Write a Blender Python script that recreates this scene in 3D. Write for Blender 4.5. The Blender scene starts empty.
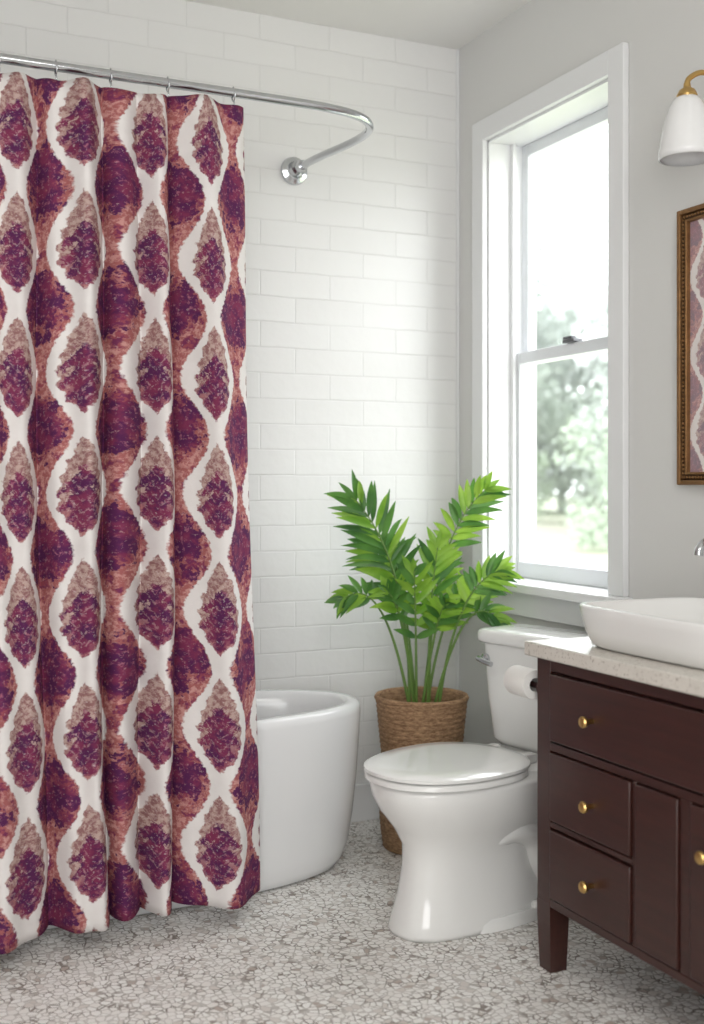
import bpy, bmesh, math, random
from mathutils import Vector, Matrix
random.seed(7)
scene = bpy.context.scene
pi = math.pi
YAW = math.radians(24.7)
CAM = Vector((-2.105, -3.653, 1.17))
Fv = Vector((math.sin(YAW), math.cos(YAW), 0)); Rv = Vector((math.cos(YAW), -math.sin(YAW), 0))

# ---------------------------------------------------------------- helpers
def lin(r, g, b):
    f = lambda c: (c/255/12.92) if c/255 <= 0.04045 else ((c/255+0.055)/1.055)**2.4
    return (f(r), f(g), f(b), 1)

class NT:
    def __init__(s, name):
        s.m = bpy.data.materials.new(name); s.m.use_nodes = True
        s.t = s.m.node_tree; s.b = s.t.nodes['Principled BSDF']
        s.out = s.t.nodes['Material Output']
    def n(s, typ, **kw):
        nd = s.t.nodes.new(typ)
        for k, v in kw.items(): setattr(nd, k, v)
        return nd
    def put(s, sock, v):
        if isinstance(v, bpy.types.NodeSocket): s.t.links.new(v, sock)
        elif v is not None: sock.default_value = v
    def M(s, op, a, b=None, c=None, clamp=False):
        nd = s.n('ShaderNodeMath', operation=op); nd.use_clamp = clamp
        s.put(nd.inputs[0], a)
        if b is not None: s.put(nd.inputs[1], b)
        if c is not None: s.put(nd.inputs[2], c)
        return nd.outputs[0]
    def mix(s, f, a, b):
        nd = s.n('ShaderNodeMix', data_type='RGBA')
        s.put(nd.inputs[0], f); s.put(nd.inputs[6], a); s.put(nd.inputs[7], b)
        return nd.outputs[2]
    def step(s, v, lo, hi):
        nd = s.n('ShaderNodeMapRange', interpolation_type='SMOOTHSTEP')
        s.put(nd.inputs[0], v); s.put(nd.inputs[1], lo); s.put(nd.inputs[2], hi)
        return nd.outputs[0]
    def noise(s, vec, scale, detail=2, rough=.5):
        nd = s.n('ShaderNodeTexNoise'); s.put(nd.inputs['Vector'], vec)
        nd.inputs['Scale'].default_value = scale; nd.inputs['Detail'].default_value = detail
        nd.inputs['Roughness'].default_value = rough
        return nd.outputs['Fac']
    def bump(s, h, strength=.3, dist=.01):
        nd = s.n('ShaderNodeBump'); s.put(nd.inputs['Height'], h)
        nd.inputs['Strength'].default_value = strength; nd.inputs['Distance'].default_value = dist
        s.t.links.new(nd.outputs[0], s.b.inputs['Normal'])
    def obj(s):
        return s.n('ShaderNodeTexCoord').outputs['Object']

def simple(name, col, rough=.5, metal=0, var=.06, vscale=8, bump=0, bscale=60, coat=0, spec=.5):
    k = NT(name); o = k.obj()
    nz = k.noise(o, vscale, 3)
    dark = tuple(c*(1-var) for c in col[:3])+(1,); lite = tuple(min(1, c*(1+var)) for c in col[:3])+(1,)
    k.put(k.b.inputs['Base Color'], k.mix(nz, dark, lite))
    k.b.inputs['Roughness'].default_value = rough; k.b.inputs['Metallic'].default_value = metal
    k.b.inputs['Coat Weight'].default_value = coat
    k.b.inputs['Specular IOR Level'].default_value = spec
    if bump: k.bump(k.noise(o, bscale, 3), bump, .003)
    return k.m

porcelain = simple('porcelain', lin(240, 240, 238), .12, var=.01, coat=.4)
tubmat = simple('tub_acrylic', lin(240, 241, 242), .14, var=.01, coat=.3)
chrome = simple('chrome', lin(200, 202, 205), .12, 1, var=.02)
brass = simple('brass', lin(205, 170, 108), .28, 1, var=.08)
antique = simple('antique_gold', lin(140, 104, 66), .48, .6, var=.35, vscale=60, bump=.8, bscale=150)
trim = simple('white_trim_paint', lin(236, 237, 238), .35, var=.01)
paint = simple('wall_paint', lin(221, 221, 219), .6, var=.015, vscale=2, bump=.05)
ceilm = simple('ceiling_paint', lin(240, 239, 236), .8, var=.01)
paper = simple('toilet_paper_tissue', lin(236, 234, 230), .9, var=.03, bump=.3, bscale=200)
soil = simple('potting_soil', lin(60, 45, 35), .95, var=.4, vscale=60, bump=1, bscale=80)
shade_m = simple('frosted_glass', lin(236, 236, 236), .25, var=.02, coat=.3)
darkm = simple('dark_metal', lin(60, 35, 35), .3, .5, var=.1)
vinyl = simple('sash_vinyl', lin(230, 233, 236), .35, var=.01)

def m_tile():
    k = NT('white_brick_tile'); o = k.obj()
    sp = k.n('ShaderNodeSeparateXYZ'); k.put(sp.inputs[0], o)
    cb = k.n('ShaderNodeCombineXYZ'); k.put(cb.inputs[0], sp.outputs[0]); k.put(cb.inputs[1], sp.outputs[2])
    wob = k.n('ShaderNodeTexNoise'); k.put(wob.inputs['Vector'], o); wob.inputs['Scale'].default_value = 9
    wv = k.n('ShaderNodeVectorMath', operation='SUBTRACT'); k.put(wv.inputs[0], wob.outputs['Color']); wv.inputs[1].default_value = (.5, .5, .5)
    ws = k.n('ShaderNodeVectorMath', operation='SCALE'); k.put(ws.inputs[0], wv.outputs[0]); ws.inputs['Scale'].default_value = .007
    wa = k.n('ShaderNodeVectorMath', operation='ADD'); k.put(wa.inputs[0], cb.outputs[0]); k.put(wa.inputs[1], ws.outputs[0])
    br = k.n('ShaderNodeTexBrick'); k.put(br.inputs['Vector'], wa.outputs[0])
    br.inputs['Scale'].default_value = 1; br.inputs['Brick Width'].default_value = .255
    br.inputs['Row Height'].default_value = .086; br.inputs['Mortar Size'].default_value = .0034
    br.inputs['Mortar Smooth'].default_value = 1.0
    br.inputs['Color1'].default_value = lin(238, 238, 237); br.inputs['Color2'].default_value = lin(235, 235, 234)
    br.inputs['Mortar'].default_value = lin(229, 229, 228)
    k.put(k.b.inputs['Base Color'], br.outputs['Color'])
    nz = k.noise(o, 18, 4)
    fade = k.step(k.noise(o, 2.2, 2), .35, .65)
    h = k.M('SUBTRACT', k.M('MULTIPLY', nz, .8), k.M('MULTIPLY', br.outputs['Fac'], k.M('ADD', .4, k.M('MULTIPLY', fade, .6))))
    k.bump(h, .5, .004)
    k.b.inputs['Roughness'].default_value = .33
    return k.m
def m_floor():
    k = NT('pebble_mosaic'); o = k.obj()
    def vor(feat, sc):
        v = k.n('ShaderNodeTexVoronoi', feature=feat); k.put(v.inputs['Vector'], o); v.inputs['Scale'].default_value = sc
        v.inputs['Randomness'].default_value = .75
        return v
    e = vor('DISTANCE_TO_EDGE', 54).outputs['Distance']
    c = vor('F1', 54).outputs['Color']
    sp = k.n('ShaderNodeSeparateColor'); k.put(sp.inputs[0], c)
    tile = k.mix(sp.outputs[0], lin(252, 251, 248), lin(243, 240, 236))
    tile = k.mix(k.step(sp.outputs[1], .88, .94), tile, lin(224, 218, 212))
    tile = k.mix(k.step(sp.outputs[2], .96, .975), tile, lin(190, 176, 166))
    g = k.step(e, .03, .095)
    gn = k.noise(o, 20, 4)
    grout = k.mix(k.step(gn, .42, .62), lin(208, 204, 199), lin(144, 135, 127))
    k.put(k.b.inputs['Base Color'], k.mix(g, grout, tile))
    k.put(k.b.inputs['Roughness'], k.M('SUBTRACT', .6, k.M('MULTIPLY', g, .3)))
    k.bump(g, .35, .002)
    return k.m
def m_wood():
    k = NT('espresso_wood'); o = k.obj()
    mp = k.n('ShaderNodeMapping'); k.put(mp.inputs[0], o); mp.inputs['Scale'].default_value = (40, 3, 40)
    nz = k.noise(mp.outputs[0], 1.5, 5, .6)
    k.put(k.b.inputs['Base Color'], k.mix(nz, lin(42, 22, 19), lin(74, 42, 36)))
    k.b.inputs['Roughness'].default_value = .3
    k.bump(nz, .08, .002)
    return k.m
def m_stone():
    k = NT('speckled_quartz'); o = k.obj()
    n1 = k.noise(o, 130, 3, .7); n2 = k.noise(o, 30, 3)
    c = k.mix(n2, lin(224, 219, 211), lin(208, 202, 193))
    c = k.mix(k.step(n1, .58, .66), c, lin(165, 155, 145))
    k.put(k.b.inputs['Base Color'], c); k.b.inputs['Roughness'].default_value = .25
    return k.m
def m_basket():
    k = NT('woven_seagrass'); o = k.obj()
    mp = k.n('ShaderNodeMapping'); k.put(mp.inputs[0], o); mp.inputs['Scale'].default_value = (1, 1, 3)
    nz = k.noise(mp.outputs[0], 55, 4, .7); n2 = k.noise(o, 9, 2)
    c = k.mix(k.step(nz, .3, .7), lin(122, 90, 64), lin(200, 164, 126))
    c = k.mix(k.M('MULTIPLY', n2, .45), c, lin(150, 112, 82))
    k.put(k.b.inputs['Base Color'], c); k.b.inputs['Roughness'].default_value = .85
    k.bump(nz, 1, .006)
    return k.m
def m_leaf(name, a, b):
    k = NT(name); o = k.obj()
    nz = k.noise(o, 9, 3)
    k.put(k.b.inputs['Base Color'], k.mix(k.step(nz, .35, .65), a, b))
    k.b.inputs['Roughness'].default_value = .35
    tr = k.n('ShaderNodeBsdfTranslucent'); tr.inputs[0].default_value = b
    mx = k.n('ShaderNodeMixShader'); mx.inputs[0].default_value = .3
    k.t.links.new(k.b.outputs[0], mx.inputs[1]); k.t.links.new(tr.outputs[0], mx.inputs[2])
    k.t.links.new(mx.outputs[0], k.out.inputs['Surface'])
    return k.m
def m_glass():
    k = NT('window_glass')
    tr = k.n('ShaderNodeBsdfTransparent'); gl = k.n('ShaderNodeBsdfGlossy'); gl.inputs['Roughness'].default_value = .02
    mx = k.n('ShaderNodeMixShader'); mx.inputs[0].default_value = .05
    k.t.links.new(tr.outputs[0], mx.inputs[1]); k.t.links.new(gl.outputs[0], mx.inputs[2])
    k.t.links.new(mx.outputs[0], k.out.inputs['Surface'])
    return k.m
P_, Q_ = .222, .308
def m_curtain(name='ogee_damask_fabric', sc=1.0, wash=0.0):
    k = NT(name)
    uv0 = k.n('ShaderNodeUVMap').outputs[0]
    sca = k.n('ShaderNodeVectorMath', operation='SCALE'); k.put(sca.inputs[0], uv0); sca.inputs['Scale'].default_value = sc
    uv = sca.outputs[0]
    n1 = k.noise(uv, 70, 4, .7); n2 = k.noise(uv, 24, 3, .6); n3 = k.noise(uv, 120, 3, .6); n4 = k.noise(uv, 9, 2, .6)
    nzc = k.n('ShaderNodeTexNoise'); k.put(nzc.inputs['Vector'], uv); nzc.inputs['Scale'].default_value = 90; nzc.inputs['Detail'].default_value = 3
    vm = k.n('ShaderNodeVectorMath', operation='SUBTRACT'); k.put(vm.inputs[0], nzc.outputs['Color']); vm.inputs[1].default_value = (.5, .5, .5)
    vs = k.n('ShaderNodeVectorMath', operation='SCALE'); k.put(vs.inputs[0], vm.outputs[0]); vs.inputs['Scale'].default_value = .020
    va = k.n('ShaderNodeVectorMath', operation='ADD'); k.put(va.inputs[0], uv); k.put(va.inputs[1], vs.outputs[0])
    sp = k.n('ShaderNodeSeparateXYZ'); k.put(sp.inputs[0], va.outputs[0])
    x = k.M('DIVIDE', sp.outputs[0], P_); v = k.M('DIVIDE', sp.outputs[1], Q_)
    wrap = lambda q: k.M('SUBTRACT', k.M('FRACT', k.M('ADD', q, .5)), .5)
    ax = k.M('ABSOLUTE', wrap(x))
    vv = wrap(v)
    w = k.M('ADD', .25, k.M('MULTIPLY', .165, k.M('COSINE', k.M('MULTIPLY', v, 2*pi))))
    d = k.M('SUBTRACT', ax, w)
    isB = k.step(d, .005, .035)
    sv = k.M('ADD', vv, k.M('MULTIPLY', .05, k.M('COSINE', k.M('MULTIPLY', vv, 2*pi))))
    mc = k.M('MAXIMUM', k.M('COSINE', k.M('MULTIPLY', sv, pi/.82)), 0.0)
    scal = k.M('ADD', 1.0, k.M('MULTIPLY', k.M('COSINE', k.M('MULTIPLY', vv, 2*pi*8)), .09))
    mw = k.M('MULTIPLY', k.M('MULTIPLY', k.M('POWER', mc, .95), .275), scal)
    inm = k.M('LESS_THAN', k.M('ABSOLUTE', sv), .41)
    isM = k.M('MULTIPLY', k.step(k.M('SUBTRACT', mw, ax), 0.0, .025), inm)
    hole = k.step(n3, .60, .68)
    vein = k.step(k.M('COSINE', k.M('SUBTRACT', k.M('MULTIPLY', vv, 2*pi*11), k.M('MULTIPLY', ax, 60.0))), .72, .9)
    vein = k.M('MULTIPLY', vein, k.step(n1, .44, .56))
    isM = k.M('MULTIPLY', isM, k.M('SUBTRACT', 1.0, k.M('MULTIPLY', hole, .35)))
    pv = k.M('ADD', vv, .06)
    hc = k.M('MAXIMUM', k.M('COSINE', k.M('MULTIPLY', pv, pi/.54)), 0.0)
    lob = k.M('ADD', .84, k.M('MULTIPLY', k.M('COSINE', k.M('ADD', k.M('MULTIPLY', vv, 2*pi*7), k.M('MULTIPLY', ax, 26.0))), .30))
    hw = k.M('MULTIPLY', k.M('MULTIPLY', k.M('POWER', hc, .6), .25), lob)
    inh = k.M('LESS_THAN', k.M('ABSOLUTE', pv), .27)
    heart = k.M('MULTIPLY', k.step(k.M('ADD', k.M('SUBTRACT', hw, ax), k.M('MULTIPLY', k.M('SUBTRACT', n1, .5), .5)), 0, .04), inh)
    purple = k.mix(k.step(n2, .4, .62), lin(88, 38, 82), lin(128, 52, 84))
    purple = k.mix(k.step(n1, .54, .66), purple, lin(162, 100, 120))
    tan = k.mix(k.step(n1, .42, .56), lin(192, 166, 158), lin(148, 106, 106))
    tan = k.mix(k.step(vv, -.22, .0), k.mix(k.step(n1, .45, .55), lin(144, 80, 100), lin(180, 122, 122)), tan)
    rust = k.mix(k.step(n1, .42, .55), lin(200, 148, 142), lin(166, 98, 98))
    rust = k.mix(k.step(n2, .52, .60), rust, k.mix(k.step(n1, .45, .55), lin(152, 76, 88), lin(118, 52, 88)))
    cA = k.mix(heart, tan, purple)
    cA = k.mix(k.M('MULTIPLY', vein, .35), cA, lin(206, 182, 178))
    bx = k.M('SUBTRACT', .5, ax); bv = wrap(k.M('ADD', v, .5))
    e1 = k.M('POWER', k.M('DIVIDE', bx, .36), 2.0)
    e2 = k.M('POWER', k.M('DIVIDE', k.M('ADD', bv, -.05), .28), 2.0)
    ee = k.M('ADD', k.M('ADD', e1, e2), k.M('ADD', k.M('MULTIPLY', k.M('SUBTRACT', n1, .5), 2.4), k.M('ADD', k.M('MULTIPLY', k.M('SUBTRACT', n2, .5), 3.8), k.M('MULTIPLY', k.M('SUBTRACT', n4, .5), 4.0))))
    cB = k.mix(k.step(ee, .68, .95), purple, rust)
    cB = k.mix(k.M('MULTIPLY', hole, .35), cB, lin(216, 188, 184))
    white = k.mix(n2, lin(226, 221, 219), lin(240, 236, 234))
    col = k.mix(isM, white, cA); col = k.mix(isB, col, cB)
    if wash: col = k.mix(wash, col, lin(236, 228, 224))
    k.put(k.b.inputs['Base Color'], col)
    k.b.inputs['Roughness'].default_value = .85
    k.b.inputs['Specular IOR Level'].default_value = .2
    k.bump(k.M('ADD', k.noise(uv, 500, 2), k.M('MULTIPLY', k.noise(uv, 30, 3), 1.5)), .3, .003)
    return k.m
tile = m_tile(); floorm = m_floor(); wood = m_wood(); stone = m_stone(); basketm = m_basket()
glass = m_glass(); curtm = m_curtain(); reflm = m_curtain('painted_mirror_reflection', 1.5, .3)  # washed-out copy paints the curtain's reflection in the mirror
leafA = m_leaf('leaf_bright', lin(98, 152, 44), lin(162, 202, 78))
leafB = m_leaf('leaf_deep', lin(50, 98, 48), lin(98, 150, 64))
stemm = simple('stem_green', lin(105, 138, 66), .5, var=.2)

def finish(name, bm, mat, parent=None, smooth=False, angle=None):
    me = bpy.data.meshes.new(name)
    bmesh.ops.recalc_face_normals(bm, faces=bm.faces[:])
    bm.to_mesh(me); bm.free()
    ob = bpy.data.objects.new(name, me); scene.collection.objects.link(ob)
    if mat: me.materials.append(mat)
    if smooth:
        for p in me.polygons: p.use_smooth = True
        if angle:
            try: me.set_sharp_from_angle(angle=math.radians(angle))
            except Exception: pass
    if parent: ob.parent = parent
    return ob
def empty(name, loc=(0, 0, 0), rotz=0):
    e = bpy.data.objects.new(name, None); e.location = loc; e.rotation_euler[2] = rotz
    e.empty_display_size = .1
    scene.collection.objects.link(e); return e
def boxes(name, lst, mat, parent=None, bevel=0, seg=2):
    bm = bmesh.new()
    for a, b in lst:
        x0, x1 = sorted((a[0], b[0])); y0, y1 = sorted((a[1], b[1])); z0, z1 = sorted((a[2], b[2]))
        vs = [bm.verts.new(p) for p in [(x0, y0, z0), (x1, y0, z0), (x1, y1, z0), (x0, y1, z0), (x0, y0, z1), (x1, y0, z1), (x1, y1, z1), (x0, y1, z1)]]
        for f in [(0, 3, 2, 1), (4, 5, 6, 7), (0, 1, 5, 4), (1, 2, 6, 5), (2, 3, 7, 6), (3, 0, 4, 7)]:
            bm.faces.new([vs[i] for i in f])
    ob = finish(name, bm, mat, parent)
    if bevel:
        md = ob.modifiers.new('bevel', 'BEVEL'); md.width = bevel; md.segments = seg; md.limit_method = 'ANGLE'
        for p in ob.data.polygons: p.use_smooth = True
        ob.data.set_sharp_from_angle(angle=math.radians(50))
    return ob
def quad(name, pts, mat, parent=None, uvs=None):
    me = bpy.data.meshes.new(name); me.from_pydata([tuple(p) for p in pts], [], [(0, 1, 2, 3)]); me.materials.append(mat)
    if uvs:
        u = me.uv_layers.new(name='UVMap')
        for l in me.loops: u.data[l.index].uv = uvs[l.vertex_index]
    ob = bpy.data.objects.new(name, me); scene.collection.objects.link(ob); ob.parent = parent
    return ob
def loft(name, rings, mat, parent=None, cap0=True, cap1=True, angle=45, close=False):
    bm = bmesh.new(); R = [[bm.verts.new(p) for p in r] for r in rings]
    n = len(R[0]); cnt = len(R)
    for i in range(cnt-1 if not close else cnt):
        A = R[i]; B = R[(i+1) % cnt]
        for j in range(n):
            bm.faces.new([A[j], A[(j+1) % n], B[(j+1) % n], B[j]])
    if not close:
        if cap0: bm.faces.new(R[0][::-1])
        if cap1: bm.faces.new(R[-1])
    return finish(name, bm, mat, parent, True, angle)
def sring(cx, cy, z, a, b, e=2.0, N=64, a2=None):
    pts = []
    for i in range(N):
        t = 2*pi*i/N; c, s = math.cos(t), math.sin(t)
        aa = a if (c >= 0 or a2 is None) else a2
        pts.append((cx+aa*math.copysign(abs(c)**(2/e), c), cy+b*math.copysign(abs(s)**(2/e), s), z))
    return pts
def revolve(name, prof, mat, parent=None, N=48, loc=(0, 0, 0), rot=None, cap0=True, cap1=True, angle=40):
    rings = [[(r*math.cos(2*pi*i/N), r*math.sin(2*pi*i/N), z) for i in range(N)] for r, z in prof]
    ob = loft(name, rings, mat, parent, cap0, cap1, angle)
    M = Matrix.Translation(loc)
    if rot: M = M @ rot
    ob.data.transform(M); return ob
def tube(name, pts, r, mat, parent=None, N=16, smooth_pts=0, radii=None):
    P = [Vector(p) for p in pts]
    if smooth_pts:
        Q = []
        for i in range(len(P)-1):
            p0 = P[max(i-1, 0)]; p1 = P[i]; p2 = P[i+1]; p3 = P[min(i+2, len(P)-1)]
            for k in range(smooth_pts):
                t = k/smooth_pts
                Q.append(.5*((2*p1)+(p2-p0)*t+(2*p0-5*p1+4*p2-p3)*t*t+(3*p1-p0-3*p2+p3)*t**3))
        Q.append(P[-1]); P = Q
    rings = []; up = Vector((0, 0, 1)); prev = None
    for i, p in enumerate(P):
        T = (P[min(i+1, len(P)-1)]-P[max(i-1, 0)]).normalized()
        if prev is None:
            a = up if abs(T.z) < .9 else Vector((1, 0, 0)); u = T.cross(a).normalized()
        else: u = (prev - T*prev.dot(T)).normalized()
        prev = u; w = T.cross(u)
        rr = r if radii is None else radii[0]+(radii[1]-radii[0])*i/(len(P)-1)
        rings.append([tuple(p+rr*(math.cos(2*pi*j/N)*u+math.sin(2*pi*j/N)*w)) for j in range(N)])
    return loft(name, rings, mat, parent, angle=60)
RX = lambda a: Matrix.Rotation(math.radians(a), 4, 'X'); RY = lambda a: Matrix.Rotation(math.radians(a), 4, 'Y')

# ---------------------------------------------------------------- room
H = 2.75; XL = -3.1; YR = -5.2
boxes('floor', [((XL-.1, YR-.1, -.1), (.2, .1, 0))], floorm)
boxes('ceiling', [((XL-.1, YR-.1, H), (.2, .1, H+.1))], ceilm)
boxes('wall_back', [((XL-.1, 0, 0), (.2, .12, H))], tile)
boxes('wall_left', [((XL-.1, YR, 0), (XL, 0, H))], paint)
boxes('wall_rear', [((XL-.1, YR-.1, 0), (.2, YR, H))], paint)
wy0, wy1, wz0, wz1 = -.905, -.205, .85, 2.365
boxes('wall_right', [((0, YR, 0), (.2, wy0, H)), ((0, wy1, 0), (.2, 0, H)), ((0, wy0, 0), (.2, wy1, wz0-.02)), ((0, wy0, wz1), (.2, wy1, H))], paint)
boxes('baseboard_back', [((XL, -.016, 0), (-.001, -.001, .13))], trim, bevel=.004)
boxes('baseboard_right', [((-.016, -5.15, 0), (-.001, -2.62, .13)), ((-.016, -1.28, 0), (-.001, -.018, .13))], trim, bevel=.004)
boxes('trim_1', [((-.010, -.010, .13), (-.001, -.001, H-.001))], trim)

# window
win = empty('window_1')
cw = .072
boxes('casing', [((-.022, wy0-cw, wz0), (-.0005, wy0, wz1+cw)), ((-.022, wy1, wz0), (-.0005, wy1+cw, wz1+cw)),
                 ((-.022, wy0, wz1), (-.0005, wy1, wz1+cw))], trim, win, .003)
boxes('sill', [((-.06, wy0-cw-.02, wz0-.03), (-.0005, wy1+cw+.02, wz0)), ((0.0, wy0+.001, wz0-.02), (.13, wy1-.001, wz0))], trim, win, .004)
boxes('apron', [((-.02, wy0-cw+.01, wz0-.11), (-.0005, wy1+cw-.01, wz0-.03))], trim, win, .003)
boxes('jamb', [((0, wy1-.008, wz0), (.16, wy1, wz1)), ((0, wy0, wz0), (.16, wy0+.008, wz1)), ((0, wy0, wz1-.008), (.16, wy1, wz1))], trim, win)
ja, jb = wy0+.008, wy1-.008; mid = 1.61
def sash(nm, x0, z0, z1, bot=.055, top=.04):
    s = .036
    boxes(nm, [((x0, ja, z0), (x0+.03, ja+s, z1)), ((x0, jb-s, z0), (x0+.03, jb, z1)),
               ((x0, ja+s, z0), (x0+.03, jb-s, z0+bot)), ((x0, ja+s, z1-top), (x0+.03, jb-s, z1))], vinyl, win, .003)
    quad(nm+'_glass', [(x0+.014, ja+s, z0+bot), (x0+.014, jb-s, z0+bot), (x0+.014, jb-s, z1-top), (x0+.014, ja+s, z1-top)], glass, win)
sash('upper_sash', .135, mid-.02, wz1-.008, bot=.04)
sash('lower_sash', .10, wz0, mid+.02)
yc = (ja+jb)/2
boxes('sash_lock', [((.085, yc-.03, mid+.02), (.125, yc+.03, mid+.032)), ((.09, yc-.012, mid+.032), (.11, yc+.035, mid+.042))], simple('lock_metal', lin(90, 90, 92), .35, .8), win, .003)
boxes('side_stop', [((.085, jb-.02, wz0), (.10, jb, wz1-.008)), ((.085, ja, wz0), (.10, ja+.02, wz1-.008))], trim, win, .002)

# ---------------------------------------------------------------- outdoors
lawn_m = NT('lawn_grass'); o = lawn_m.obj()
nz = lawn_m.noise(o, .12, 3); n2 = lawn_m.noise(o, 3, 3)
c = lawn_m.mix(lawn_m.step(nz, .42, .58), lin(138, 146, 122), lin(154, 151, 138)); c = lawn_m.mix(lawn_m.M('MULTIPLY', n2, .3), c, lin(130, 142, 114))
lawn_m.put(lawn_m.b.inputs['Base Color'], c); lawn_m.b.inputs['Roughness'].default_value = .95
boxes('lawn', [((.6, -60, -.7), (140, 140, -.6))], lawn_m.m)
fols = [simple('hazed_foliage_near', lin(158, 170, 152), .9, var=.15, vscale=2.5), simple('hazed_foliage_mid', lin(178, 186, 177), .9, var=.1, vscale=2.5), simple('hazed_foliage_far', lin(194, 200, 195), .9, var=.07, vscale=2.5)]  # outdoor haze put into the foliage colours, paler with distance
def tree_mesh(seed):
    rnd = random.Random(seed); bm = bmesh.new()
    cl = [(Vector((rnd.gauss(0, .2), rnd.gauss(0, .2), rnd.uniform(.12, .92))), rnd.uniform(.10, .26)) for _ in range(20)]
    for i in range(3800):
        cc, rr = rnd.choice(cl)
        d = Vector((rnd.gauss(0, 1), rnd.gauss(0, 1), rnd.gauss(0, 1))).normalized()*rr*rnd.uniform(.3, 1)
        p = cc+d
        if p.z < .035: continue
        a = Vector((rnd.gauss(0, 1), rnd.gauss(0, 1), rnd.gauss(0, 1))).normalized(); b = a.orthogonal().normalized(); s = rnd.uniform(.010, .022)
        bm.faces.new([bm.verts.new(p+q) for q in (a*s, b*s, -a*s, -b*s)])
    r = bmesh.ops.create_cone(bm, segments=8, radius1=.02, radius2=.008, depth=.6, cap_ends=True)
    for v in r['verts']: v.co.z += .3
    return bm
tms = []
for f in range(3):
    row = []
    for i in range(3):
        bm = tree_mesh(i+3+f*10)
        me = bpy.data.meshes.new('tree'); bm.to_mesh(me); bm.free(); me.materials.append(fols[f]); row.append(me)
    tms.append(row)
rnd = random.Random(11)
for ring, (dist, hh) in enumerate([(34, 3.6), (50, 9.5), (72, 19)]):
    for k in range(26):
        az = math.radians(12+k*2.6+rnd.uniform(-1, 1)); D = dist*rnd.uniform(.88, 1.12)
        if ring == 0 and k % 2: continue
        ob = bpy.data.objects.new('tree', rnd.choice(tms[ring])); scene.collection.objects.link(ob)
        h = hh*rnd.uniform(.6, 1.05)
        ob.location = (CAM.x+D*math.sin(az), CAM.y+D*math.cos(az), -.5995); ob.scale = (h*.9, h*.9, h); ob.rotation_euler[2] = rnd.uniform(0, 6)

# ---------------------------------------------------------------- bathtub
tub = empty('bathtub')
tcx = -1.44; tcy = -.325
rings = [sring(tcx, tcy, .001, .775, .235, 2.5), sring(tcx, tcy, .010, .795, .25, 2.5), sring(tcx, tcy, .035, .815, .262, 2.5), sring(tcx, tcy, .08, .832, .270, 2.5), sring(tcx, tcy, .16, .848, .278, 2.4), sring(tcx, tcy, .28, .862, .284, 2.4),
         sring(tcx, tcy, .40, .870, .290, 2.4), sring(tcx, tcy, .475, .875, .292, 2.4), sring(tcx, tcy, .495, .873, .291, 2.4),
         sring(tcx, tcy, .503, .862, .280, 2.4), sring(tcx, tcy, .503, .835, .256, 2.4), sring(tcx, tcy, .495, .822, .245, 2.4),
         sring(tcx, tcy, .46, .815, .240, 2.4), sring(tcx, tcy, .30, .77, .222, 2.4), sring(tcx, tcy, .16, .70, .19, 2.4),
         sring(tcx, tcy, .11, .58, .15, 2.4), sring(tcx, tcy, .10, .3, .08, 2.3)]
loft('tub_shell', rings, tubmat, tub, angle=80)
revolve('drain', [(.03, .101), (.03, .104), (.02, .106), (.001, .106)], chrome, tub, loc=(tcx-.1, tcy, 0))

# ---------------------------------------------------------------- curtain rod
ry, rz, rx = -.665, 2.235, -.60
rod = empty('shower_curtain_rod')
pts = [(rx-.045, -.004, rz), (rx-.043, -.10, rz), (rx-.03, -.22, rz), (rx-.008, -.35, rz), (rx, -.46, rz), (rx-.02, -.55, rz), (rx-.08, -.62, rz), (rx-.18, -.655, rz), (rx-.35, ry, rz), (rx-.8, ry, rz), (rx-1.3, ry, rz), (rx-1.65, ry, rz), (rx-1.80, -.63, rz), (rx-1.87, -.55, rz), (rx-1.88, -.4, rz), (rx-1.88, -.2, rz), (rx-1.88, -.004, rz)]
tube('rod_tube', pts, .0125, chrome, rod, smooth_pts=8)
for fx in (rx-.045, rx-1.88):
    revolve('flange', [(.045, 0.001), (.048, .006), (.045, .016), (.03, .022), (.026, .03), (.026, .055), (.019, .062), (.017, .09)], chrome, rod, loc=(fx, 0, rz), rot=RX(90))

# ---------------------------------------------------------------- curtain
cre = [-2.38, -2.23, -2.10, -1.95, -1.79, -1.606, -1.443, -1.351, -1.268, -1.055]
deep = [.09, .08, .09, .09, .12, .13, .075, .09, .12]
def cy(x, zt):   # zt 0 bottom..1 top
    for i in range(len(cre)-1):
        if cre[i] <= x <= cre[i+1]+1e-6:
            w = cre[i+1]-cre[i]; q = (x-cre[i])/w
            d = deep[i]*(.42+.58*(1-zt)**.4)*(1+.12*math.sin(3.1*zt+2.1*i))
            qs = q**((1.3 if i % 2 else .82)+.18*math.sin(2.4*zt+i*1.7))
            yy = (math.sin(pi*qs)**.85)*d
            if w > .12: yy += .024*math.sin(3*pi*q+.6+2.2*zt+i)*math.sin(pi*q)
            return -.655-yy+.006*math.sin(4*x+3*zt)
    return -.66
NX, NZ = 800, 90
xs = [cre[0]+(cre[-1]-cre[0])*i/NX for i in range(NX+1)]
S = [0]
for i in range(NX):
    S.append(S[-1]+math.hypot(xs[i+1]-xs[i], cy(xs[i+1], .4)-cy(xs[i], .4)))
def Sat(x): return S[min(range(NX+1), key=lambda i: abs(xs[i]-x))]
kn = [(Sat(-1.185), 10*P_), (Sat(-1.322), 9*P_), (Sat(-1.510), 8*P_), (Sat(-1.665), 7*P_)]
def umap(s):
    if s >= kn[0][0]: return kn[0][1]+(s-kn[0][0])*.92
    for (a, ua), (b, ub) in zip(kn[:-1], kn[1:]):
        if s >= b: return ub+(ua-ub)*(s-b)/(a-b)
    return kn[-1][1]+(s-kn[-1][0])
me = bpy.data.meshes.new('fabric'); V = []; UV = []; Fc = []
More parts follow.
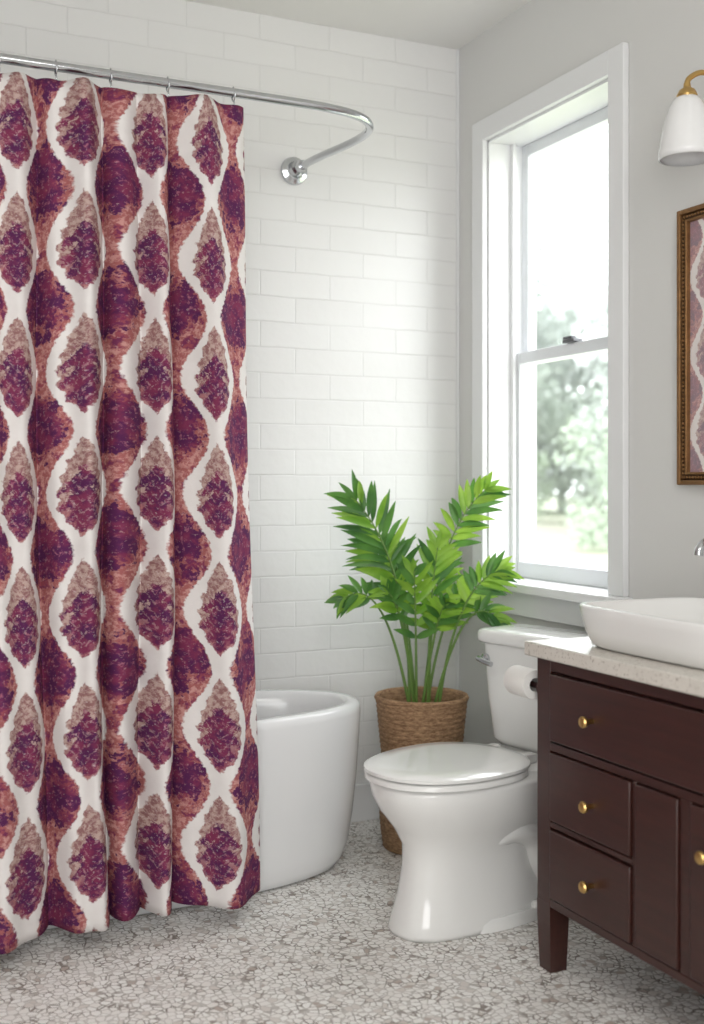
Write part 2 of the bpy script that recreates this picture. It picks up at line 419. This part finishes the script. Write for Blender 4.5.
U = [umap(s) for s in S]
ztop, zbot = 2.20, .055
for k in range(NZ+1):
    zt = k/NZ
    for i, x in enumerate(xs):
        spread = 1+.03*(1-zt)*((x+2.38)/1.33)
        X = -2.38+(x+2.38)*spread + .016*math.sin(zt*5+x*11)*(1-zt)*min(1, (1-zt)*3)
        z = zbot+(ztop-zbot)*zt
        Y = cy(x, zt)
        sag = 0
        for j in range(len(cre)-1):
            if cre[j] <= x <= cre[j+1]: sag = .018*math.sin(pi*(x-cre[j])/(cre[j+1]-cre[j]))
        if zt > .9: z -= sag*(zt-.9)*10*.35
        z += .006*math.sin(x*9)*(1-zt)
        V.append((X, Y, z)); UV.append((U[i], z-1.768+20*Q_+.012*math.sin(U[i]*9)))
for k in range(NZ):
    for i in range(NX):
        a = k*(NX+1)+i; Fc.append((a, a+1, a+NX+2, a+NX+1))
me.from_pydata(V, [], Fc); uvl = me.uv_layers.new(name='UVMap')
for l in me.loops: uvl.data[l.index].uv = UV[l.vertex_index]
for p in me.polygons: p.use_smooth = True
me.materials.append(curtm)
cur = empty('shower_curtain')
cob = bpy.data.objects.new('fabric', me); scene.collection.objects.link(cob); cob.parent = cur
md = cob.modifiers.new('solid', 'SOLIDIFY'); md.thickness = .0015
hx = [-2.34, -2.16, -2.02, -1.87, -1.70, -1.56, -1.42, -1.268, -1.085]
for x in hx:
    pp = [(x, ry+.014*math.sin(t), rz-.003+.019*math.cos(t)) for t in [j*2*pi/14 for j in range(12)]]
    tube('hook', pp, .0022, chrome, rod, N=8, smooth_pts=2)
    tube('hook_pin', [(x, ry-.002, rz-.021), (x, ry-.006, rz-.030), (x, ry-.004, rz-.037)], .0022, chrome, rod, N=8, smooth_pts=3)

# ---------------------------------------------------------------- toilet
toi = empty('toilet', (-.165, -.845, 0), math.radians(194))
def egg(z, s0, s1, b, e=2.2, sc=None, N=64):
    sc = (s0+s1)/2-.03 if sc is None else sc
    return sring(sc, 0, z, s1-sc, b, e, N, a2=sc-s0)
rings = [egg(.001, .03, .60, .122, 2.6), egg(.015, .025, .605, .126, 2.6), egg(.04, .03, .595, .122, 2.6), egg(.10, .05, .578, .112, 2.5), egg(.17, .07, .565, .108, 2.4),
         egg(.225, .08, .562, .120, 2.3), egg(.27, .08, .585, .146, 2.3), egg(.32, .07, .625, .172, 2.3), egg(.36, .06, .645, .184, 2.3), egg(.385, .06, .65, .187, 2.3), egg(.397, .065, .646, .183, 2.3)]
loft('bowl', rings, porcelain, toi, angle=80)
rr = lambda z, x0, x1, b, e=6: sring((x0+x1)/2, 0, z, (x1-x0)/2, b, e, 64)
loft('tank_shelf', [rr(.20, -.02, .2, .075, 4), rr(.28, -.06, .24, .10, 4), rr(.34, -.09, .26, .13, 4), rr(.385, -.095, .26, .155, 4), rr(.402, -.092, .25, .15, 4)], porcelain, toi, angle=80)
for sgn in (1, -1):
    tube('trapway', [(.38, sgn*.03, .20), (.34, sgn*.082, .24), (.28, sgn*.102, .25), (.21, sgn*.102, .215), (.175, sgn*.097, .14), (.13, sgn*.09, .08), (.07, sgn*.065, .045), (.03, sgn*.03, .045)], .042, porcelain, toi, N=20, smooth_pts=6)
    revolve('bolt_cap', [(.014, 0), (.014, .008), (.009, .016), (.001, .018)], porcelain, toi, N=20, loc=(.22, sgn*.128, .03))
loft('foot', [egg(.001, -.02, .46, .142, 4), egg(.02, -.02, .46, .142, 4), egg(.032, -.01, .45, .132, 4)], porcelain, toi)
loft('seat', [egg(.400, .22, .655, .182, 2.25, .40), egg(.403, .215, .662, .19, 2.25, .40), egg(.413, .215, .662, .19, 2.25, .40), egg(.417, .22, .657, .185, 2.25, .40)], porcelain, toi, angle=60)
loft('lid', [egg(.4205, .21, .655, .184, 2.25, .40), egg(.423, .205, .664, .192, 2.25, .40), egg(.431, .205, .664, .192, 2.25, .40), egg(.437, .215, .652, .18, 2.25, .40), egg(.440, .25, .60, .13, 2.25, .40), egg(.441, .35, .5, .05, 2.25, .40)], porcelain, toi, angle=60)
boxes('seat_hinge', [((.165, -.085, .402), (.215, -.055, .43)), ((.165, .055, .402), (.215, .085, .43))], porcelain, toi, .006)
loft('tank', [rr(.403, -.085, .075, .17, 7), rr(.42, -.092, .085, .185, 7), rr(.55, -.098, .092, .205, 7), rr(.70, -.10, .097, .218, 7)], porcelain, toi, angle=70)
loft('tank_lid', [rr(.7005, -.103, .105, .226, 8), rr(.706, -.106, .11, .231, 8), rr(.728, -.106, .11, .231, 8), rr(.737, -.103, .105, .226, 8), rr(.740, -.095, .096, .216, 8)], porcelain, toi, angle=60)
revolve('lever_base', [(.016, 0), (.016, .008), (.009, .012), (.009, .02)], chrome, toi, N=24, loc=(.094, -.185, .652), rot=RY(90))
tube('lever_arm', [(.118, -.195, .655), (.123, -.17, .651), (.124, -.135, .644)], .008, chrome, toi, N=12, smooth_pts=4)

# ---------------------------------------------------------------- vanity
van = empty('vanity_cabinet')
X0, Y1, Y0 = -.52, -1.285, -2.60
boxes('carcass', [((-.505, Y0+.01, .165), (-.012, Y1-.008, .755))], wood, van, .002)
boxes('face_frame', [((X0, Y1-.055, .165), (-.50, Y1, .755)), ((X0, Y0, .165), (-.50, Y0+.055, .755)),
                     ((X0, Y0+.055, .725), (-.50, Y1-.055, .755)), ((X0, Y0+.055, .16), (-.50, Y1-.055, .18)),
                     ((X0, Y0+.055, .535), (-.50, Y1-.055, .555)), ((X0, -1.832, .18), (-.50, -1.80, .535)), ((X0, -1.66, .18), (-.50, -1.648, .535)),
                     ((X0, -1.648, .352), (-.50, -1.34, .366))], wood, van, .002)
boxes('end_panel', [((-.50, Y1-.02, .165), (-.01, Y1, .755)), ((-.50, Y0, .165), (-.01, Y0+.02, .755))], wood, van, .002)
def leg(nm, x, y):
    bm_r = [[(x-a, y-a, z), (x+a, y-a, z), (x+a, y+a, z), (x-a, y+a, z)] for z, a in ((.0005, .023), (.13, .0275), (.166, .0275))]
    loft(nm, bm_r, wood, van, angle=30)
for i, (x, y) in enumerate([(X0+.0275, Y1-.0275), (X0+.0275, Y0+.0275), (-.04, Y1-.0275), (-.04, Y0+.0275)]): leg('leg_%d' % (i+1), x, y)
xf = X0-.006
boxes('drawer_front', [((xf, -1.645, .37), (-.505, -1.345, .532)), ((xf, -1.645, .184), (-.505, -1.345, .348)), ((xf, Y0+.06, .56), (-.505, -1.345, .720))], wood, van, .003)
boxes('door_panel', [((xf, -1.797, .184), (-.505, -1.663, .532)), ((xf, -2.18, .184), (-.505, -1.835, .532)), ((xf, Y0+.06, .184), (-.505, -2.19, .532))], wood, van, .003)
kp = [(.006, 0), (.006, .012), (.008, .016), (.0125, .021), (.0135, .026), (.011, .030), (.001, .032)]
for (y, z) in [(-1.515, .638), (-1.515, .447), (-1.515, .268), (-2.35, .638), (-1.895, .445), (-2.21, .43)]:
    revolve('knob', kp, brass, van, N=24, loc=(xf-.0005, y, z), rot=RY(-90))
boxes('countertop', [((-.545, Y0-.02, .7555), (-.001, Y1+.02, .79))], stone, van, .004)

sink = empty('vessel_sink')
scx, scy = -.29, -1.64
def sr(z, a, b, e=5.5): return sring(scx, scy, z, a, b, e, 72)
loft('basin', [sr(.7905, .172, .245), sr(.797, .184, .26), sr(.83, .194, .273), sr(.865, .200, .284), sr(.883, .203, .288), sr(.889, .200, .285), sr(.889, .192, .277), sr(.883, .188, .273),
               sr(.85, .178, .26), sr(.82, .163, .24), sr(.81, .13, .2, 4), sr(.807, .05, .06, 2)], porcelain, sink, angle=70)
revolve('drain', [(.022, .808), (.022, .811), (.001, .812)], chrome, sink, loc=(scx, scy, 0))
fau = empty('faucet')
fy = -1.455
revolve('body', [(.022, .7905), (.022, .80), (.015, .81), (.0145, 1.02), (.017, 1.03), (.017, 1.045), (.001, 1.05)], chrome, fau, N=32, loc=(-.045, fy, 0))
tube('spout', [(-.045, fy, 1.0), (-.09, fy-.004, 1.03), (-.14, fy-.01, 1.035), (-.175, fy-.015, 1.02), (-.182, fy-.016, 1.0)], .011, chrome, fau, smooth_pts=6)
tube('handle', [(-.045, fy, 1.05), (-.045, fy-.02, 1.085)], .006, chrome, fau)

tp = empty('toilet_paper_holder')
revolve('roll', [(.017, -.045), (.036, -.045), (.037, -.042), (.037, .042), (.036, .045), (.017, .045), (.016, -.044)], paper, tp, loc=(-.50, -1.203, .676), rot=RX(90))
tube('arm', [(-.50, Y1+.002, .676), (-.50, -1.145, .676)], .0075, darkm, tp)
revolve('rosette', [(.024, 0), (.024, .006), (.012, .012)], darkm, tp, N=32, loc=(-.495, Y1+.001, .676), rot=RX(-90))
revolve('end_cap', [(.012, 0), (.012, .008), (.001, .012)], darkm, tp, N=24, loc=(-.50, -1.147, .676), rot=RX(-90))

# ---------------------------------------------------------------- framed mirror, reflection painted on
mir = empty('framed_mirror')
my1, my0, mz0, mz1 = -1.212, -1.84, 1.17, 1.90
def frame(nm, x0, x1, o, w, mat):
    a, b, c_, d_ = my0+o, my1-o, mz0+o, mz1-o
    boxes(nm, [((x0, a, c_), (x1, a+w, d_)), ((x0, b-w, c_), (x1, b, d_)), ((x0, a+w, c_), (x1, b-w, c_+w)), ((x0, a+w, d_-w), (x1, b-w, d_))], mat, mir, .003)
gilt = simple('dark_gilt', lin(92, 66, 42), .5, .5, var=.3, vscale=50)
frame('frame_outer', -.030, -.001, 0, .013, antique)
frame('frame_cove', -.022, -.001, .013, .014, gilt)
frame('frame_inner', -.026, -.001, .027, .007, antique)
bb = bmesh.new()
def bead(y, z):
    bmesh.ops.create_icosphere(bb, subdivisions=1, radius=.0042, matrix=Matrix.Translation((-.024, y, z)))
z = mz0+.020
while z < mz1-.02:
    bead(my1-.020, z); bead(my0+.020, z); z += .011
y = my0+.020
while y < my1-.02:
    bead(y, mz0+.020); bead(y, mz1-.020); y += .011
finish('frame_beads', bb, antique, mir, True)
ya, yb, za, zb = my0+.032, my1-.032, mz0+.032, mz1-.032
quad('painted_mirror_face', [(-.012, yb, za), (-.012, ya, za), (-.012, ya, zb), (-.012, yb, zb)], reflm, mir, [(-.065, .1), (-.065+yb-ya, .1), (-.065+yb-ya, .1+zb-za), (-.065, .1+zb-za)])  # mirror face: curtain reflection painted as a pattern, nothing is reflected

# sconce
sc = empty('wall_sconce')
sx, sy, dz = -.13, -1.37, .012
prof = [(.066, 1.975), (.070, 1.976), (.070, 1.99), (.066, 2.02), (.058, 2.06), (.047, 2.10), (.040, 2.115), (.032, 2.126), (.022, 2.132), (.018, 2.132), (.030, 2.12), (.038, 2.11), (.043, 2.10), (.054, 2.06), (.062, 2.02), (.065, 1.99)]
revolve('glass_shade', prof, shade_m, sc, cap0=False, cap1=False, loc=(sx, sy, dz), angle=80)
revolve('shade_cap', [(.024, 2.130), (.026, 2.135), (.020, 2.148), (.010, 2.154), (.008, 2.166)], brass, sc, N=32, loc=(sx, sy, dz))
tube('arm', [(sx, sy, 2.173), (sx+.006, sy, 2.19), (sx+.04, sy, 2.21), (sx+.08, sy, 2.212), (-.006, sy, 2.195)], .007, brass, sc, smooth_pts=6)
revolve('backplate', [(.05, 0), (.05, .008), (.035, .014), (.012, .02)], brass, sc, N=40, loc=(-.0005, sy, 2.195), rot=RY(-90))
revolve('bulb', [(.001, 2.03), (.018, 2.036), (.026, 2.06), (.022, 2.09), (.012, 2.12), (.012, 2.14)], shade_m, sc, N=24, loc=(sx, sy, 0))

# ---------------------------------------------------------------- plant
pl = empty('potted_palm')
pc = Vector((-.333, -.340, 0))
prof = []
n = 120; Hb = .475
for i in range(n+1):
    z = .002+Hb*i/n; t = z/Hb
    r = .122+.012*math.sin(pi*min(1, t/.5)) if t < .5 else .122+.024*((t-.5)/.5)
    r += .0035*abs(math.sin(pi*z/.0165))
    prof.append((r, z))
prof += [(.150, Hb), (.154, Hb+.008), (.150, Hb+.016), (.142, Hb+.016), (.137, Hb+.006), (.134, Hb-.05)]
revolve('basket', prof, basketm, pl, N=72, loc=pc, angle=80, cap1=False)
revolve('soil', [(.133, Hb-.045), (.1, Hb-.035), (.001, Hb-.03)], soil, pl, loc=pc, cap0=False)
def bez(a, b, c_, t): return a*(1-t)**2+b*2*t*(1-t)+c_*t*t
stems = bmesh.new()
bmA = bmesh.new(); bmB = bmesh.new()
def leaflet(bm, p, d, nrm, L, W, droop):
    d = d.normalized(); side = d.cross(nrm).normalized(); nn = side.cross(d).normalized()
    prev = None; ns = 7
    for i in range(ns+1):
        t = i/ns
        w = W*(math.sin(pi*min(1, t**.75))**.85)*.5 if 0 < t < 1 else W*.03
        c0 = p+d*L*t-Vector((0, 0, 1))*droop*L*t*t
        a = bm.verts.new(c0+side*w+nn*w*.25); m = bm.verts.new(c0-nn*w*.12); b = bm.verts.new(c0-side*w+nn*w*.25)
        if prev:
            bm.faces.new([prev[0], prev[1], m, a]); bm.faces.new([prev[1], prev[2], b, m])
        prev = (a, m, b)
def tubebm(bm, P, r0, r1, N=7):
    prev = None
    for i, p in enumerate(P):
        T = (P[min(i+1, len(P)-1)]-P[max(i-1, 0)]).normalized()
        u = T.cross(Vector((.3, 1, .1))).normalized(); w = T.cross(u); r = r0+(r1-r0)*i/(len(P)-1)
        ring = [bm.verts.new(p+r*(math.cos(2*pi*j/N)*u+math.sin(2*pi*j/N)*w)) for j in range(N)]
        if prev:
            for j in range(N): bm.faces.new([prev[j], prev[(j+1) % N], ring[(j+1) % N], ring[j]])
        prev = ring
fr = [
 ((-.22, 1.13, -.06), (-.03, .92, -.03), .45, .17, 15, 0),
 ((.21, 1.16, -.04), (.01, 1.00, -.02), .60, .125, 11, 1),
 ((-.26, .80, -.06), (-.12, .92, -.03), .62, .085, 7, 0),
 ((.25, .90, -.08), (.10, .86, -.05), .56, .11, 10, 1),
 ((.25, .72, -.10), (.14, .90, -.06), .62, .085, 7, 0),
 ((.05, .98, -.06), (.02, .80, -.04), .40, .135, 9, 1),
 ((-.03, .90, -.10), (-.02, .75, -.06), .42, .12, 7, 1),
 ((-.10, .98, .08), (-.04, .80, .04), .50, .11, 9, 0),
 ((.09, .94, .06), (.04, .80, .04), .50, .10, 8, 1),
 ((-.12, .84, -.10), (-.06, .80, -.06), .55, .09, 7, 0),
 ((.14, .80, .0), (.07, .80, .02), .5, .10, 8, 0),
 ((.07, .80, -.12), (.04, .76, -.07), .55, .085, 7, 1),
 ((-.18, .98, .06), (-.06, .86, .03), .52, .12, 8, 0),
]
W2 = lambda q: pc+Rv*q[0]+Fv*q[2]+Vector((0, 0, q[1]))
for i, (tip, ct, st, LL, npair, br) in enumerate(fr):
    b0 = W2((tip[0]*.16+random.uniform(-.015, .015), Hb-.05, tip[2]*.2))
    A, B, C = b0, W2(ct), W2(tip)
    P = [bez(A, B, C, j/24) for j in range(25)]
    tubebm(stems, P, .0055, .0016)
    bm = bmA if br else bmB
    for k in range(npair):
        t = st+(1-st)*(k+.3)/npair
        p = bez(A, B, C, t); T = (bez(A, B, C, min(1, t+.02))-bez(A, B, C, t-.02)).normalized()
        N0 = (-Fv+Vector((0, 0, .5))+Rv*random.uniform(-.2, .2)).normalized()
        Sd = T.cross(N0).normalized(); N1 = Sd.cross(T).normalized()
        q = (k+.3)/npair; prof_ = .62+.5*math.sin(pi*(.2+.75*q))
        for sg in (1, -1):
            ang = math.radians(54-30*q+random.uniform(-6, 6))
            d = T*math.cos(ang)+Sd*sg*math.sin(ang)+N1*random.uniform(-.12, .25)
            leaflet(random.choice([bm, bm, bmA if not br else bmB]), p, d, N1+Rv*random.uniform(-.35, .35), LL*prof_*random.uniform(.82, .98), .024, random.uniform(.08, .38))
    T = (C-bez(A, B, C, .95)).normalized()
    leaflet(bm, C-T*.01, T, (-Fv+Vector((0, 0, .5))), LL*.5, .02, .1)
finish('stems', stems, stemm, pl, True)
finish('leaves_bright', bmA, leafA, pl, True); finish('leaves_deep', bmB, leafB, pl, True)

# ---------------------------------------------------------------- lights
cl = empty('added_ceiling_fixture', (-1.7, -3.4, H))  # added fixture out of view, emits nothing, dresses the overhead fill
revolve('added_fixture_diffuser', [(.001, -.06), (.12, -.055), (.17, -.035), (.18, -.012), (.18, -.001)], shade_m, cl, N=48, loc=(0, 0, 0))
def area(nm, loc, target, sx_, sy_, power, col=(1, 1, 1)):
    l = bpy.data.lights.new(nm, 'AREA'); l.shape = 'RECTANGLE'; l.size = sx_; l.size_y = sy_; l.energy = power; l.color = col
    o = bpy.data.objects.new(nm, l); o.location = loc
    o.rotation_euler = (Vector(target)-Vector(loc)).to_track_quat('-Z', 'Y').to_euler(); scene.collection.objects.link(o); return o
area('overhead_fill', (-1.7, -3.6, 2.66), (-1.3, -1.5, .6), 1.4, 1.4, 34, (1, .98, .95))  # added fill lamp overhead, out of view, brightens the room
area('rear_fill', (-2.6, -4.7, 1.3), (-.4, -1.2, 1.9), 1.6, 1.8, 50, (1, 1, 1))  # added fill lamp behind the camera; the rear wall has no window
pt = area('window_portal', (.19, (wy0+wy1)/2, (wz0+wz1)/2), (-1, (wy0+wy1)/2, (wz0+wz1)/2), wy1-wy0, wz1-wz0, 1)
pt.rotation_euler = (math.radians(90), 0, math.radians(90)); pt.data.cycles.is_portal = True
w = bpy.data.worlds.new('sky'); scene.world = w; w.use_nodes = True
bg = w.node_tree.nodes['Background']; bg.inputs[0].default_value = (.95, .98, 1, 1); bg.inputs[1].default_value = 6.3
scene.view_settings.view_transform = 'Standard'

# ---------------------------------------------------------------- camera
cd = bpy.data.cameras.new('camera'); co = bpy.data.objects.new('camera', cd); scene.collection.objects.link(co)
co.location = CAM; co.rotation_euler = (pi/2, 0, -YAW)
cd.sensor_width = 36; cd.lens = 1156/1024*36; cd.shift_y = -27/1024
cd.dof.use_dof = True; cd.dof.focus_distance = 3.15; cd.dof.aperture_fstop = 2.0
cd.clip_end = 500
scene.camera = co
